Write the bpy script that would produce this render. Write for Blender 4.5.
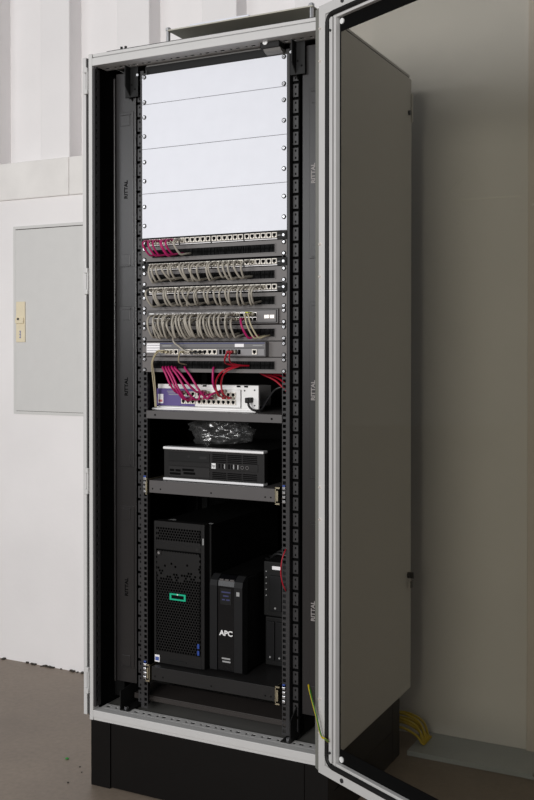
import bpy, bmesh, math, random
from mathutils import Vector, Matrix
from bpy import data as D
random.seed(7)
for o in list(D.objects): D.objects.remove(o)
SC = bpy.context.scene
COL = SC.collection

# ------------------------------------------------------------------ camera, world, light, exposure
FPX, YAW, PITCH, CAM, SHIFT_PX = 991.2, .4686, -.0109, Vector((1.4413, -2.4321, 1.3224)), 39.35
cam = D.cameras.new('camera'); camo = D.objects.new('camera', cam); COL.objects.link(camo)
camo.location = CAM
camo.rotation_euler = (math.pi/2 + PITCH, 0, YAW)
cam.sensor_fit = 'VERTICAL'; cam.sensor_height = 36; cam.lens = FPX/800*36
cam.shift_y = -SHIFT_PX/800
cam.clip_start = .05
SC.camera = camo
w = D.worlds.new('world'); SC.world = w; w.use_nodes = True
w.node_tree.nodes['Background'].inputs[0].default_value = (.96, .98, 1, 1)
w.node_tree.nodes['Background'].inputs[1].default_value = .24
def area(name, loc, target, size, power, color):
    l = D.lights.new(name, 'AREA'); l.shape = 'DISK'; l.size = size; l.energy = power; l.color = color
    o = D.objects.new(name, l); COL.objects.link(o); o.location = loc
    o.rotation_euler = (Vector(target)-Vector(loc)).to_track_quat('-Z', 'Y').to_euler()
    return o
area('key_softbox', (.35, -5.3, 2.0), (-.7, .4, 1.7), 2.0, 79, (1, .985, .97)).data.spread = math.radians(110)
sheen = area('added_sheen_light', (-2.9, -5.0, 2.45), (-.1, 0, 1.8), 2.4, 60, (.97, .98, 1))       # unseen window-like light, front left, added for sheen on the upper panels
sheen.data.shape = 'RECTANGLE'; sheen.data.size_y = 1.7
vs = SC.view_settings
vs.view_transform = 'Standard'; vs.look = 'None'; vs.gamma = 1; vs.exposure = 0; vs.use_curve_mapping = False

# ------------------------------------------------------------------ helpers
fw = Vector((-math.sin(YAW)*math.cos(PITCH), math.cos(YAW)*math.cos(PITCH), math.sin(PITCH)))
rt = Vector((math.cos(YAW), math.sin(YAW), 0)); upv = rt.cross(fw)
def R(x, y, Y=.0634):
    """photo pixel to the point on the upright plane at depth Y inside the rack"""
    d = fw + rt*((x-267)/FPX) - upv*((y-400+SHIFT_PX)/FPX)
    return CAM + d*((Y-CAM.y)/d.y)

def lin(c):
    return tuple(((v/255)/12.92 if v/255 <= .04045 else ((v/255+.055)/1.055)**2.4) for v in c)
MATS = {}
def mat(name, rgb, rough=.5, metal=0., var=.0, scale=20., bump=0., bscale=200., coat=0., stretch=None, spec=.5):
    """principled material; rgb are sRGB bytes of the surface's own colour; noise gives colour variation and fine relief"""
    m = D.materials.new(name); m.use_nodes = True; MATS[name] = m
    nt = m.node_tree; b = nt.nodes['Principled BSDF']
    c = lin(rgb)
    b.inputs['Base Color'].default_value = (*c, 1); b.inputs['Roughness'].default_value = rough
    b.inputs['Metallic'].default_value = metal; b.inputs['Coat Weight'].default_value = coat; b.inputs['Specular IOR Level'].default_value = spec
    tc = nt.nodes.new('ShaderNodeTexCoord'); mp = nt.nodes.new('ShaderNodeMapping')
    nt.links.new(tc.outputs['Object'], mp.inputs[0])
    if stretch: mp.inputs['Scale'].default_value = stretch
    n = nt.nodes.new('ShaderNodeTexNoise'); n.inputs['Scale'].default_value = scale; n.inputs['Detail'].default_value = 5
    nt.links.new(mp.outputs[0], n.inputs['Vector'])
    r = nt.nodes.new('ShaderNodeValToRGB')
    r.color_ramp.elements[0].position = .3; r.color_ramp.elements[1].position = .7
    v = max(var, .015)
    r.color_ramp.elements[0].color = (*[x*(1-v) for x in c], 1); r.color_ramp.elements[1].color = (*[min(1, x*(1+v)) for x in c], 1)
    nt.links.new(n.outputs[0], r.inputs[0]); nt.links.new(r.outputs[0], b.inputs['Base Color'])
    if bump:
        n2 = nt.nodes.new('ShaderNodeTexNoise'); n2.inputs['Scale'].default_value = bscale; n2.inputs['Detail'].default_value = 3
        nt.links.new(mp.outputs[0], n2.inputs['Vector'])
        bp = nt.nodes.new('ShaderNodeBump'); bp.inputs['Strength'].default_value = bump; bp.inputs['Distance'].default_value = .002
        nt.links.new(n2.outputs[0], bp.inputs['Height']); nt.links.new(bp.outputs[0], b.inputs['Normal'])
    return m

class MB:
    """collects shapes; build() links them as one mesh object"""
    def __init__(s): s.v = []; s.f = []; s.m = []; s.sm = []
    def add(s, vs, fs, mi=0, smooth=False):
        o = len(s.v); s.v += [Vector(p) for p in vs]
        for f in fs: s.f.append([i+o for i in f]); s.m.append(mi); s.sm.append(smooth)
        return s
    def box(s, x0, x1, y0, y1, z0, z1, mi=0, bev=0.):
        vs = [(x, y, z) for x in (x0, x1) for y in (y0, y1) for z in (z0, z1)]
        fs = [(0, 1, 3, 2), (4, 6, 7, 5), (0, 4, 5, 1), (2, 3, 7, 6), (0, 2, 6, 4), (1, 5, 7, 3)]
        if bev:
            bm = bmesh.new(); vv = [bm.verts.new(p) for p in vs]
            for f in fs: bm.faces.new([vv[i] for i in f])
            bmesh.ops.bevel(bm, geom=bm.edges[:], offset=bev, segments=2, profile=.5, affect='EDGES')
            bm.verts.index_update()
            s.add([v.co.copy() for v in bm.verts], [[v.index for v in f.verts] for f in bm.faces], mi); bm.free()
        else: s.add(vs, fs, mi)
        return s
    def prism(s, pts, axis, a0, a1, mi=0):
        """extrude a 2D outline along axis (0,1,2)"""
        def P(p, a):
            q = list(p); q.insert(axis, a); return q
        n = len(pts)
        s.add([P(p, a0) for p in pts]+[P(p, a1) for p in pts],
              [list(range(n))[::-1], list(range(n, 2*n))]+[(i, (i+1) % n, n+(i+1) % n, n+i) for i in range(n)], mi)
        return s
    def cyl(s, c, axis, r, h, n=16, mi=0, r2=None):
        r2 = r if r2 is None else r2
        vs = []
        for k, (rr, a) in enumerate(((r, 0), (r2, h))):
            for i in range(n):
                t = 2*math.pi*i/n; q = [rr*math.cos(t), rr*math.sin(t)]; q.insert(axis, a); vs.append([c[j]+q[j] for j in range(3)])
        s.add(vs, [list(range(n))[::-1], list(range(n, 2*n))]+[(i, (i+1) % n, n+(i+1) % n, n+i) for i in range(n)], mi, False)
        return s
    def tube(s, pts, r, n=6, mi=0, r_end=None):
        pts = [Vector(p) for p in pts]; vs = []; fs = []
        up = Vector((.13, .2, 1)).normalized()
        m = len(pts)
        for i, p in enumerate(pts):
            t = (pts[min(i+1, m-1)]-pts[max(i-1, 0)]).normalized()
            a = t.cross(up)
            if a.length < .05: a = t.cross(Vector((1, 0, 0)))
            a.normalize(); b = t.cross(a)
            if i and a.dot(pa) < 0 and abs(a.dot(pa)) > abs(b.dot(pa)): a = -a; b = -b
            pa = a
            for k in range(n):
                an = 2*math.pi*k/n; vs.append(p+(a*math.cos(an)+b*math.sin(an))*r)
        for i in range(m-1):
            for k in range(n): fs.append((i*n+k, i*n+(k+1) % n, (i+1)*n+(k+1) % n, (i+1)*n+k))
        s.add(vs, fs, mi, True); s.add(vs[:n], [list(range(n))[::-1]], mi); s.add(vs[-n:], [list(range(n))], mi)
        return s
    def mesh(s, name, mats, origin=(0, 0, 0)):
        me = D.meshes.new(name); o = Vector(origin)
        me.from_pydata([p-o for p in s.v], [], s.f)
        for m in (mats if isinstance(mats, (list, tuple)) else [mats]): me.materials.append(MATS[m])
        for p, i, sm in zip(me.polygons, s.m, s.sm): p.material_index = i; p.use_smooth = sm
        bm = bmesh.new(); bm.from_mesh(me); bmesh.ops.recalc_face_normals(bm, faces=bm.faces[:]); bm.to_mesh(me); bm.free()
        return me
    def build(s, name, mats, parent=None, loc=None, label=None):
        """vertices are in world space; the object's origin goes to loc (or the middle of its base)"""
        if loc is None:
            xs = [p.x for p in s.v]; ys = [p.y for p in s.v]; zs = [p.z for p in s.v]
            loc = ((min(xs)+max(xs))/2, (min(ys)+max(ys))/2, min(zs))
        return put(name, s.mesh(name, mats, loc), parent, loc, label)
WORLD = {}
def put(name, me, parent=None, loc=(0, 0, 0), label=None, rot=None):
    o = D.objects.new(name, me); COL.objects.link(o)
    WORLD[o] = Vector(loc)
    if parent: o.parent = parent; o.location = Vector(loc)-WORLD[parent]
    else: o.location = loc
    if rot: o.rotation_euler = rot
    if label: o['label'] = label
    return o
def tag(o, label, cat, group=None):
    o['label'] = label; o['category'] = cat
    if group: o['group'] = group
    return o
def thing(name, loc, label, cat, group=None):
    return tag(put(name, None, None, loc), label, cat, group)
def struct(o, label=None, cat=None):
    o['kind'] = 'structure'
    if label: o['label'] = label
    if cat: o['category'] = cat
    return o
def spline(cp, n=6):
    cp = [Vector(p) for p in cp]; P = [cp[0]*2-cp[1]]+cp+[cp[-1]*2-cp[-2]]; out = []
    for i in range(1, len(P)-2):
        a, b, c, d = P[i-1:i+3]
        for k in range(n):
            t = k/n
            out.append(.5*((2*b)+(c-a)*t+(2*a-5*b+4*c-d)*t*t+(3*b-a-3*c+d)*t**3))
    return out+[cp[-1]]
def text(name, s, size, m, parent, loc, rot, label=None, depth=.0004, bold=False, align='CENTER', sx=1.):
    cu = D.curves.new(name, 'FONT'); cu.body = s; cu.size = size; cu.extrude = depth; cu.align_x = align; cu.align_y = 'CENTER'
    cu.resolution_u = 3
    if bold: cu.offset = size*.035
    t = D.objects.new('t', cu); COL.objects.link(t)
    me = D.meshes.new_from_object(t.evaluated_get(bpy.context.evaluated_depsgraph_get()))
    D.objects.remove(t); me.name = name; me.materials.clear(); me.materials.append(MATS[m])
    for v in me.vertices: v.co.x *= sx
    return put(name, me, parent, loc, label, rot)

# ------------------------------------------------------------------ materials
mat('plaster', (236, 233, 233), .9, var=.03, scale=3, bump=.25, bscale=60)
mat('plaster_rough', (231, 228, 225), .9, var=.05, scale=8, bump=.3, bscale=90)
mat('pilaster_paint', (225, 217, 211), .9, var=.04, scale=5, bump=.2, bscale=90)
mat('scratch', (245, 244, 240), .9)
mat('light_grey', (193, 192, 191), .42, var=.015, bump=.03, bscale=900)
mat('panel_grey', (200, 198, 193), .5, var=.015, bump=.04, bscale=700)
mat('wall_box_grey', (209, 208, 206), .5, var=.015)
mat('edge_shade_grey', (120, 120, 114), .6)
mat('black_paint', (24, 24, 24), .45, var=.05, bump=.04, bscale=900, spec=0.2)
mat('liner_black', (14, 14, 14), .7, var=.1, spec=0.1)
mat('plinth_black', (14, 12, 11), .5, var=.06, bump=.05, bscale=500, spec=0.15)
mat('fin_grey', (31, 29, 29), .3, var=.03, bump=.04, bscale=900)
mat('post_grey', (46, 45, 46), .4, var=.05, spec=0.4)
mat('rack_grey', (96, 92, 91), .42, var=.03, bump=.03, bscale=900)
mat('shelf_grey', (78, 75, 75), .42, var=.03)
mat('shelf_dark', (32, 31, 31), .42, var=.04, spec=0.3)
mat('white_panel', (221, 223, 231), .4, var=.01)
mat('steel', (200, 200, 202), .28, metal=1.)
mat('zinc', (205, 196, 170), .3, metal=1., var=.15, scale=200)
mat('dark_metal', (70, 70, 72), .35, metal=.6)
mat('rubber', (20, 19, 19), .55, spec=0.25)
mat('hole_black', (6, 6, 6), .9, spec=0.1)
mat('bristle', (20, 20, 21), .7, var=.35, scale=300, stretch=(1, 1, .02), spec=0.15)
mat('plastic_black', (26, 25, 25), .42, var=.05, spec=0.25)
mat('plastic_gloss', (9, 9, 11), .15, spec=.3)
mat('plastic_dark', (24, 24, 24), .5, spec=0.2)
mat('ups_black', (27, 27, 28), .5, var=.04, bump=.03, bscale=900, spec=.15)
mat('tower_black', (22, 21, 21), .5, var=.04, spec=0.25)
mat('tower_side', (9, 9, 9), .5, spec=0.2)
mat('silver', (228, 227, 228), .4, metal=.25)
mat('jack_white', (232, 226, 216), .45)
mat('jack_metal', (215, 210, 205), .3, metal=.8)
mat('cable_grey', (163, 157, 146), .5, var=.04)
mat('cable_beige', (178, 168, 140), .5)
mat('cable_magenta', (166, 20, 92), .45)
mat('cable_red', (160, 6, 34), .45)
mat('cable_black', (26, 26, 27), .45)
mat('cable_yellow', (200, 172, 20), .5)
mat('cable_green', (40, 110, 40), .5)
mat('plug_clear', (196, 190, 172), .25)
mat('boot_magenta', (150, 20, 84), .5)
mat('boot_red', (150, 8, 26), .5)
mat('paper', (236, 234, 236), .7)
mat('paper_print', (150, 150, 155), .8)
mat('purple', (90, 76, 132), .4, var=.04)
mat('orange_mark', (196, 110, 116), .5)
mat('white_metal', (232, 231, 230), .38, var=.02)
mat('switch_grey', (104, 101, 101), .42, var=.03)
mat('router_grey', (98, 96, 98), .4, var=.03)
mat('router_face', (128, 126, 128), .4, var=.03)
mat('router_blue', (52, 56, 96), .4)
mat('tag_beige', (226, 214, 186), .6, var=.03)
mat('tag_blue', (70, 90, 160), .6)
mat('logo_green', (10, 170, 130), .4)
mat('logo_white', (225, 225, 225), .4)
mat('blue_plastic', (34, 64, 140), .4)
mat('print_grey', (150, 150, 150), .5)
mat('print_dark', (8, 8, 8), .9, spec=.05)
mat('print_light', (132, 127, 125), .5)
mat('roof_grey', (172, 170, 158), .5)
mat('lamp_grey', (120, 118, 116), .5)
mat('floor_pan', (98, 97, 94), .45, var=.05)
mat('bar_brown', (54, 50, 48), .45, var=.05, spec=0.3)
mat('sheet_steel', (172, 177, 178), .42, metal=.1, var=.06, scale=8)
mat('debris_green', (40, 150, 50), .6)
mat('debris_dark', (60, 54, 48), .8)
mat('sfp_light', (240, 232, 226), .3, metal=.5)
mat('yellow_green', (190, 200, 40), .5)

def concrete():
    m = D.materials.new('concrete'); m.use_nodes = True; MATS['concrete'] = m; nt = m.node_tree; b = nt.nodes['Principled BSDF']
    tc = nt.nodes.new('ShaderNodeTexCoord')
    a = nt.nodes.new('ShaderNodeTexNoise'); a.inputs['Scale'].default_value = 2.2; a.inputs['Detail'].default_value = 8; a.inputs['Roughness'].default_value = .62
    r = nt.nodes.new('ShaderNodeValToRGB')
    r.color_ramp.elements[0].position = .3; r.color_ramp.elements[0].color = (*lin((122, 109, 96)), 1)
    r.color_ramp.elements[1].position = .72; r.color_ramp.elements[1].color = (*lin((147, 133, 119)), 1)
    f = nt.nodes.new('ShaderNodeTexNoise'); f.inputs['Scale'].default_value = 60; f.inputs['Detail'].default_value = 6
    mx = nt.nodes.new('ShaderNodeMixRGB'); mx.blend_type = 'OVERLAY'; mx.inputs[0].default_value = .22
    for n in (a, f): nt.links.new(tc.outputs['Object'], n.inputs['Vector'])
    nt.links.new(a.outputs[0], r.inputs[0]); nt.links.new(r.outputs[0], mx.inputs[1]); nt.links.new(f.outputs[0], mx.inputs[2])
    nt.links.new(mx.outputs[0], b.inputs['Base Color'])
    rr = nt.nodes.new('ShaderNodeMapRange'); rr.inputs[3].default_value = .35; rr.inputs[4].default_value = .6
    nt.links.new(a.outputs[0], rr.inputs[0]); nt.links.new(rr.outputs[0], b.inputs['Roughness'])
    bp = nt.nodes.new('ShaderNodeBump'); bp.inputs['Strength'].default_value = .12; bp.inputs['Distance'].default_value = .003
    nt.links.new(f.outputs[0], bp.inputs['Height']); nt.links.new(bp.outputs[0], b.inputs['Normal'])
concrete()
def see_through(name, tint, gloss, rough, fres=True, opacity=None, diffuse=None):
    m = D.materials.new(name); m.use_nodes = True; MATS[name] = m; nt = m.node_tree; nt.nodes.clear()
    out = nt.nodes.new('ShaderNodeOutputMaterial'); t = nt.nodes.new('ShaderNodeBsdfTransparent'); g = nt.nodes.new('ShaderNodeBsdfGlossy')
    t.inputs[0].default_value = (*tint, 1); g.inputs['Roughness'].default_value = rough; g.inputs[0].default_value = (gloss,)*3+(1,)
    mx = nt.nodes.new('ShaderNodeMixShader')
    if fres:                                            # Schlick reflectance, the same from both faces of the pane
        lw = nt.nodes.new('ShaderNodeLayerWeight'); lw.inputs[0].default_value = .5
        pw = nt.nodes.new('ShaderNodeMath'); pw.operation = 'POWER'; pw.inputs[1].default_value = 5
        ma = nt.nodes.new('ShaderNodeMath'); ma.operation = 'MULTIPLY_ADD'; ma.inputs[1].default_value = .96; ma.inputs[2].default_value = .02
        nt.links.new(lw.outputs['Facing'], pw.inputs[0]); nt.links.new(pw.outputs[0], ma.inputs[0]); nt.links.new(ma.outputs[0], mx.inputs[0])
    else: mx.inputs[0].default_value = opacity
    nt.links.new(t.outputs[0], mx.inputs[1]); nt.links.new(g.outputs[0], mx.inputs[2]); nt.links.new(mx.outputs[0], out.inputs[0])
see_through('tinted_glass', (.685, .675, .63), .55, .02)
see_through('clear_film', (.88, .88, .88), .9, .2, fres=False, opacity=.10)
_nt = MATS['clear_film'].node_tree; _d = _nt.nodes.new('ShaderNodeBsdfTranslucent'); _d.inputs[0].default_value = (.8, .8, .8, 1)
_e = _nt.nodes.new('ShaderNodeBsdfDiffuse'); _e.inputs[0].default_value = (.8, .8, .8, 1)
_m1 = _nt.nodes.new('ShaderNodeMixShader'); _m2 = _nt.nodes.new('ShaderNodeMixShader'); _m2.inputs[0].default_value = .06
_o = _nt.nodes['Material Output']; _old = _o.inputs[0].links[0].from_socket
_nt.links.new(_d.outputs[0], _m1.inputs[1]); _nt.links.new(_e.outputs[0], _m1.inputs[2]); _nt.links.new(_old, _m2.inputs[1]); _nt.links.new(_m1.outputs[0], _m2.inputs[2]); _nt.links.new(_m2.outputs[0], _o.inputs[0])

# ------------------------------------------------------------------ the setting
WY = .835                                              # face of the wall behind the cabinet
struct(MB().box(-14, 9, -14, 1.2, -.1, 0).build('floor', 'concrete'), 'grey brown polished concrete floor under the cabinet', 'floor')
wall = MB().box(-5, 5, WY, WY+.25, 0, 1.96).box(.2, 5, WY, WY+.25, 1.96, 4.2).box(-5, .2, WY+.08, WY+.25, 1.96, 4.2).build('wall_back', 'plaster')
struct(wall, 'white plastered wall behind the cabinet', 'wall')
# upper wall: upright ribs above a plain beam
for cx0, cx1 in ((-2.41, -2.26), (-2.03, -1.88), (-1.65, -1.50), (-1.268, -1.119), (-.881, -.729), (-.49, -.34), (-.1, .05)):
    MB().box(cx0, cx1, WY-.002, WY+.085, 2.11, 4.2, bev=.004).build('rib', 'plaster', wall)
beam = MB().box(-5, -1.1165, WY-.012, WY+.079, 1.956, 2.112, bev=.004).box(-1.1145, .2, WY-.012, WY+.079, 1.956, 2.112, bev=.004).build('trim_1', 'plaster_rough')
struct(beam, 'white concrete beam under the upright ribs of the wall', 'beam')
# dirty skirting line of plaster crumbs where the wall meets the floor
sk = MB()
for i in range(46):
    x = random.uniform(-1.9, -.9); s_ = random.uniform(.002, .007)
    sk.box(x, x+s_*2, WY-.012+random.uniform(-.006, .006), WY, 0, s_, bev=s_*.2)
o = sk.build('plaster_crumbs', 'debris_dark'); tag(o, 'dark crumbs along the foot of the white wall', 'debris'); o['kind'] = 'stuff'
pil = MB().box(.742, 1.6, WY-.012, WY+.02, 0, 4.2, bev=.003).build('trim_2', 'pilaster_paint')
struct(pil, 'shallow beige pilaster on the wall seen through the glass door', 'pilaster')
for x0, x1, z, h, on in ((.50, .715, 1.823, .004, WY), (.752, .80, 1.79, .004, WY-.012)):
    MB().box(x0, x1, on-.0012, on+.001, z, z+h).build('scratch', 'scratch', wall)
MB().tube([(.475, WY, 1.85), (.49, WY, 1.868), (.505, WY, 1.88), (.52, WY, 1.895), (.53, WY, 1.90)], .0018, 5).build('scratch', 'scratch', wall)

# electrical cupboard let into the wall
eb = thing('electrical_cupboard', (-1.1, WY, 1.06), 'flat grey metal electrical cupboard door set in the white wall', 'cupboard')
fr = MB()
X0, X1, Z0, Z1 = -1.413, -.80, 1.052, 1.843
fr.box(X0, X1, WY-.006, WY+.004, Z1-.012, Z1).box(X0, X1, WY-.006, WY+.004, Z0, Z0+.012).box(X0, X0+.012, WY-.006, WY+.004, Z0+.012, Z1-.012).box(X1-.012, X1, WY-.006, WY+.004, Z0+.012, Z1-.012)
fr.build('frame', 'wall_box_grey', eb)
MB().box(X0+.0135, X1-.0135, WY-.008, WY+.002, Z0+.0135, Z1-.0155, bev=.001).build('door', 'wall_box_grey', eb)
MB().box(X0+.012, X1-.012, WY-.003, WY+.003, Z0+.012, Z1-.012).build('seam', 'debris_dark', eb)
lk = MB().box(-1.392, -1.345, WY-.014, WY-.008, 1.355, 1.525, bev=.0015).build('lock_plate', 'tag_beige', eb, label='cream lock plate with blue print')
MB().box(-1.392, -1.349, WY-.021, WY-.0135, 1.433, 1.457, bev=.002).build('latch', 'tag_beige', lk)
MB().cyl((-1.374, WY-.024, 1.452), 1, .005, .01, 12).build('keyhole', 'dark_metal', lk)
for k in range(5): MB().box(-1.373+.002*(k % 2), -1.366, WY-.0147, WY-.0138, 1.372+.0066*k, 1.3762+.0066*k).build('printing', 'tag_blue', lk)

# ------------------------------------------------------------------ the cabinet
W, H0, H1, DEP = .398, .2, 2.2136, .655
cab = thing('server_cabinet', (0, .33, 0), 'tall light grey network rack cabinet with open glass door', 'cabinet')
MB().box(-.394, -.381, 0, .03, H0, H1, bev=.0015).build('front_upright', 'light_grey', cab)
MB().box(.381, W, 0, .03, H0, H1, bev=.0015).build('front_upright', 'light_grey', cab)
for s in (-1, 1):      # inner grey return with holes of each upright
    m = MB(); x0, x1 = sorted((s*.381, s*.374))
    m.box(x0, x1, .004, .012, .24, 2.17).box(x0, x1, .02, .03, .24, 2.17)
    z = .24
    while z < 2.165: m.box(x0, x1, .012, .02, z, z+.013); z += .025
    m.build('upright_return', 'post_grey', cab)
MB().box(-.381, .381, 0, .03, 2.177, 2.2, bev=.0015).box(-.381, .381, .004, .03, 2.2035, H1, bev=.0015).box(-.381, .381, .009, .03, 2.2, 2.2035).build('top_rail', 'light_grey', cab)
MB().box(-.381, .381, 0, .03, .209, .231, bev=.0015).box(-.381, .381, .004, .03, H0, .209).build('bottom_rail', 'light_grey', cab)
def perforated(x0, x1, y0, y1, z0, z1, step=.025, hole=.013):
    """strip with a row of slots along X, real openings"""
    m = MB(); ya, yb = y0+(y1-y0)*.3, y0+(y1-y0)*.62
    m.box(x0, x1, y0, ya, z0, z1).box(x0, x1, yb, y1, z0, z1); x = x0; k = 0
    while x < x1:
        hb = hole if k % 2 == 0 else hole*.55
        m.box(x, min(x+step-hb, x1), ya, yb, z0, z1); x += step; k += 1
    return m
perforated(-.374, .374, .03, .066, 2.177, 2.178).build('perforated_strip', 'light_grey', cab)
perforated(-.374, .374, .03, .064, .230, .231).build('perforated_strip', 'light_grey', cab)
MB().box(-.366, .366, .03, .066, 2.1815, 2.184).build('strip_backing', 'hole_black', cab)
MB().box(-.366, .366, .03, .064, .222, .2275).build('strip_backing', 'hole_black', cab)
# left flank: side panel edge beyond a dark gap, with catches
MB().box(-.416, -.4035, .0, DEP, .213, 2.205, bev=.0015).build('side_panel', 'light_grey', cab)
MB().box(-.403, -.3945, .008, DEP-.02, H0+.01, H1-.01).build('gap_shade', 'hole_black', cab)  # black strip put in for the shade inside the gap
for z in (2.133, 1.53, .925, .32):
    m = MB(); m.box(-.4075, -.3935, -.008, .001, z+.024, z+.04, bev=.002).box(-.4075, -.3935, -.008, .001, z-.04, z-.024, bev=.002).box(-.397, -.393, -.006, .001, z-.03, z+.03)
    m.build('catch', 'light_grey', cab)
# right flank
MB().box(.392, .404, .022, DEP, .222, 2.198, bev=.002).build('side_panel', 'panel_grey', cab)
MB().box(-.365, .39, .022, .032, 2.186, 2.205).build('roof_flange', 'liner_black', cab)
MB().box(-.392, -.386, .032, DEP-.015, H0+.02, 2.19).build('inner_liner', 'liner_black', cab)
MB().box(.386, .392, .032, DEP-.015, H0+.02, 2.19).build('inner_liner', 'liner_black', cab)
MB().box(-.39, .39, DEP-.012, DEP, H0+.01, 2.2).build('rear_panel', 'liner_black', cab)
MB().box(-W, W, .03, DEP, 2.2055, H1-.001).build('roof', 'light_grey', cab)
MB().box(-.386, .386, .064, DEP-.012, .203, .224).build('floor_pan', 'floor_pan', cab)
for s in (-1, 1): MB().box(*sorted((s*.386, s*.34)), .55, .60, .22, 2.18).build('rear_upright', 'liner_black', cab)
# lock with a key on the flank
kl = MB().cyl((.404, .625, .595), 0, .010, .008, 14).build('flank_lock', 'dark_metal', cab)
MB().box(.412, .424, .6235, .6265, .585, .605, bev=.001).box(.416, .419, .615, .635, .555, .578, bev=.001).build('key', 'dark_metal', kl)
MB().cyl((.404, .627, 2.085), 0, .008, .006, 14).build('flank_lock', 'dark_metal', cab)
MB().box(.404, .409, .648, .656, 2.06, 2.15, bev=.001).build('rear_hinge', 'panel_grey', cab)
# roof gasket and raised ventilation roof on spacers
MB().box(-.335, .345, .012, .03, H1, H1+.004).build('roof_gasket', 'rubber', cab)
rp = MB().box(-.125, .338, .02, .52, 2.25, 2.254, bev=.001).build('raised_roof', 'roof_grey', cab)
for x in (-.128, .33):
    for y in (.03, .5): MB().cyl((x, y, H1-.001), 2, .006, .05, 10).cyl((x, y, 2.254), 2, .009, .006, 6).build('spacer', 'steel', rp)
for x in (-.285, -.27): MB().cyl((x, .018, H1+.004), 2, .004, .008, 8).build('gasket_clip', 'rubber', cab)
MB().box(-.10, .10, .10, .3, 2.2545, 2.29, bev=.003).build('roof_vent', 'white_panel', rp)
# plinth
for s in (-1, 1):
    MB().box(*sorted((s*.392, s*.322)), .004, .05, 0.0, .1995, bev=.002).build('plinth_corner', 'plinth_black', cab)
    MB().box(*sorted((s*.372, s*.33)), .57, .64, 0, .1995, bev=.002).build('plinth_corner', 'plinth_black', cab)
    for k in range(2): MB().box(*sorted((s*.372, s*.364)), .052, .568, .002+k*.099, .098+k*.0995, bev=.001).build('plinth_side', 'plinth_black', cab)
MB().box(-.320, .320, .007, .02, .004, .1985, bev=.0015).build('plinth_front', 'plinth_black', cab)
MB().box(-.33, .33, .62, .63, .004, .1985).build('plinth_back', 'plinth_black', cab)

# 19 inch posts
def post(s):
    m = MB(); y0, y1 = .0634, .0655
    ax = lambda a, b: sorted((s*a, s*b))
    m.box(*ax(.2255, .2279), y0, y1, .24, 2.16).box(*ax(.2374, .2485), y0, y1, .24, 2.16)
    z = .24
    while z < 2.155: m.box(*ax(.2279, .2374), y0, y1, z, z+.0064); z += .015875
    m.box(*ax(.2465, .2485), y1, .11, .24, 2.16)
    return m.build('rack_post', 'post_grey', cab)
for s in (-1, 1):
    p = post(s); m = MB(); z = .25
    xa, xb = sorted((s*.2525, s*.2685))
    while z < 2.12:                                       # slotted outer strip: plates with two round holes and gaps between
        m.box(xa, xb, .078, .080, z, z+.036)
        for dz in (.008, .028):
            m.box(s*.2605-.002, s*.2605+.002, .0772, .0784, z+dz-.003, z+dz+.003, 1)
        z += .04445
    m.build('slotted_strip', ['post_grey', 'hole_black'], cab)
    MB().box(xa-.001, xb+.001, .085, .115, .24, 2.16).build('post_core', 'hole_black', cab)
    for yy in (.42,): MB().box(*sorted((s*.2255, s*.2485)), yy, yy+.002, .24, 2.16).box(*sorted((s*.2465, s*.2485)), yy-.03, yy, .24, 2.16).build('rear_post', 'liner_black', cab)
# baffle plates beside the posts with clip covers and the maker's name
for s in (-1, 1):
    xa, xb = sorted((s*.2725, s*.345))
    if s > 0: xa, xb = .283, .36
    f = MB().box(xa, xb, .074, .078, .305, 2.165, bev=.001).build('baffle_plate', 'fin_grey', cab)
    side = MB().box(*sorted((s*.345 if s < 0 else .36, (s*.35 if s < 0 else .365))), .066, .11, .305, 2.15, bev=.001).build('baffle_edge', 'fin_grey', cab)
    ca, cb = (xa+.012, xb-.008) if s < 0 else (xa+.022, xb-.006)
    for z0, z1 in ((1.575, 2.045), (.965, 1.455), (.35, .845)):
        cv = MB().box(ca, cb, .0715, .0742, z0, z1, bev=.0008).build('clip_cover', 'fin_grey', f)
        for zz in (z0+.022, z1-.026): MB().box(ca+.008, cb-.012, .0700, .0718, zz-.016, zz+.016, bev=.0006).box(ca+.006, cb-.01, .0690, .0712, zz+(.017 if zz > (z0+z1)/2 else -.0195), zz+(.0195 if zz > (z0+z1)/2 else -.017)).build('clip', 'fin_grey', cv)
        text('maker_name', 'RITTAL', .0165, 'print_dark' if s < 0 else 'print_light', cv, ((ca+cb)/2-(0 if s < 0 else .012), .0713, (z0+z1)/2), (math.pi/2, -math.pi/2, 0), bold=True, depth=.0003, sx=1.05)
    MB().box(*sorted((s*.35 if s < 0 else .365, s*.386)), .12, .125, .24, 2.17).build('side_blind', 'liner_black', cab)
    # brackets that carry the posts: top and foot
    xs = -.285 if s < 0 else .268
    m = MB().prism([(.035, 2.175), (.16, 2.175), (.16, 2.075), (.075, 2.075), (.035, 2.115)], 0, xs-.0015, xs+.0015)
    m.box(xs-.018, xs+.028, .062, .066, 2.085, 2.176, bev=.001)
    m.build('top_bracket', 'black_paint', cab)
    for k in range(4): MB().cyl((xs-.018+.012*k, .0615, 2.15-.014*k), 1, .003, .001, 8).build('bracket_hole', 'hole_black', cab)
    MB().cyl((s*.255, .056, 2.148), 1, .004, .006, 10).build('bracket_bolt', 'steel', cab)
    xs = -.305 if s < 0 else .264
    m = MB().prism([(.034, .2315), (.16, .2315), (.16, .302), (.034, .290)] if s < 0 else [(.034, .2315), (.2, .2315), (.2, .36), (.12, .35), (.034, .293)], 0, xs-.0015, xs+.0015)
    m.box(*sorted((xs, xs-s*.03)), .034, .2, .2315, .2345)
    m.build('foot_bracket', 'black_paint', cab)
    MB().cyl((xs-s*.012, .05, .2345), 2, .007, .005, 6).build('bracket_bolt', 'steel', cab)
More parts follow.
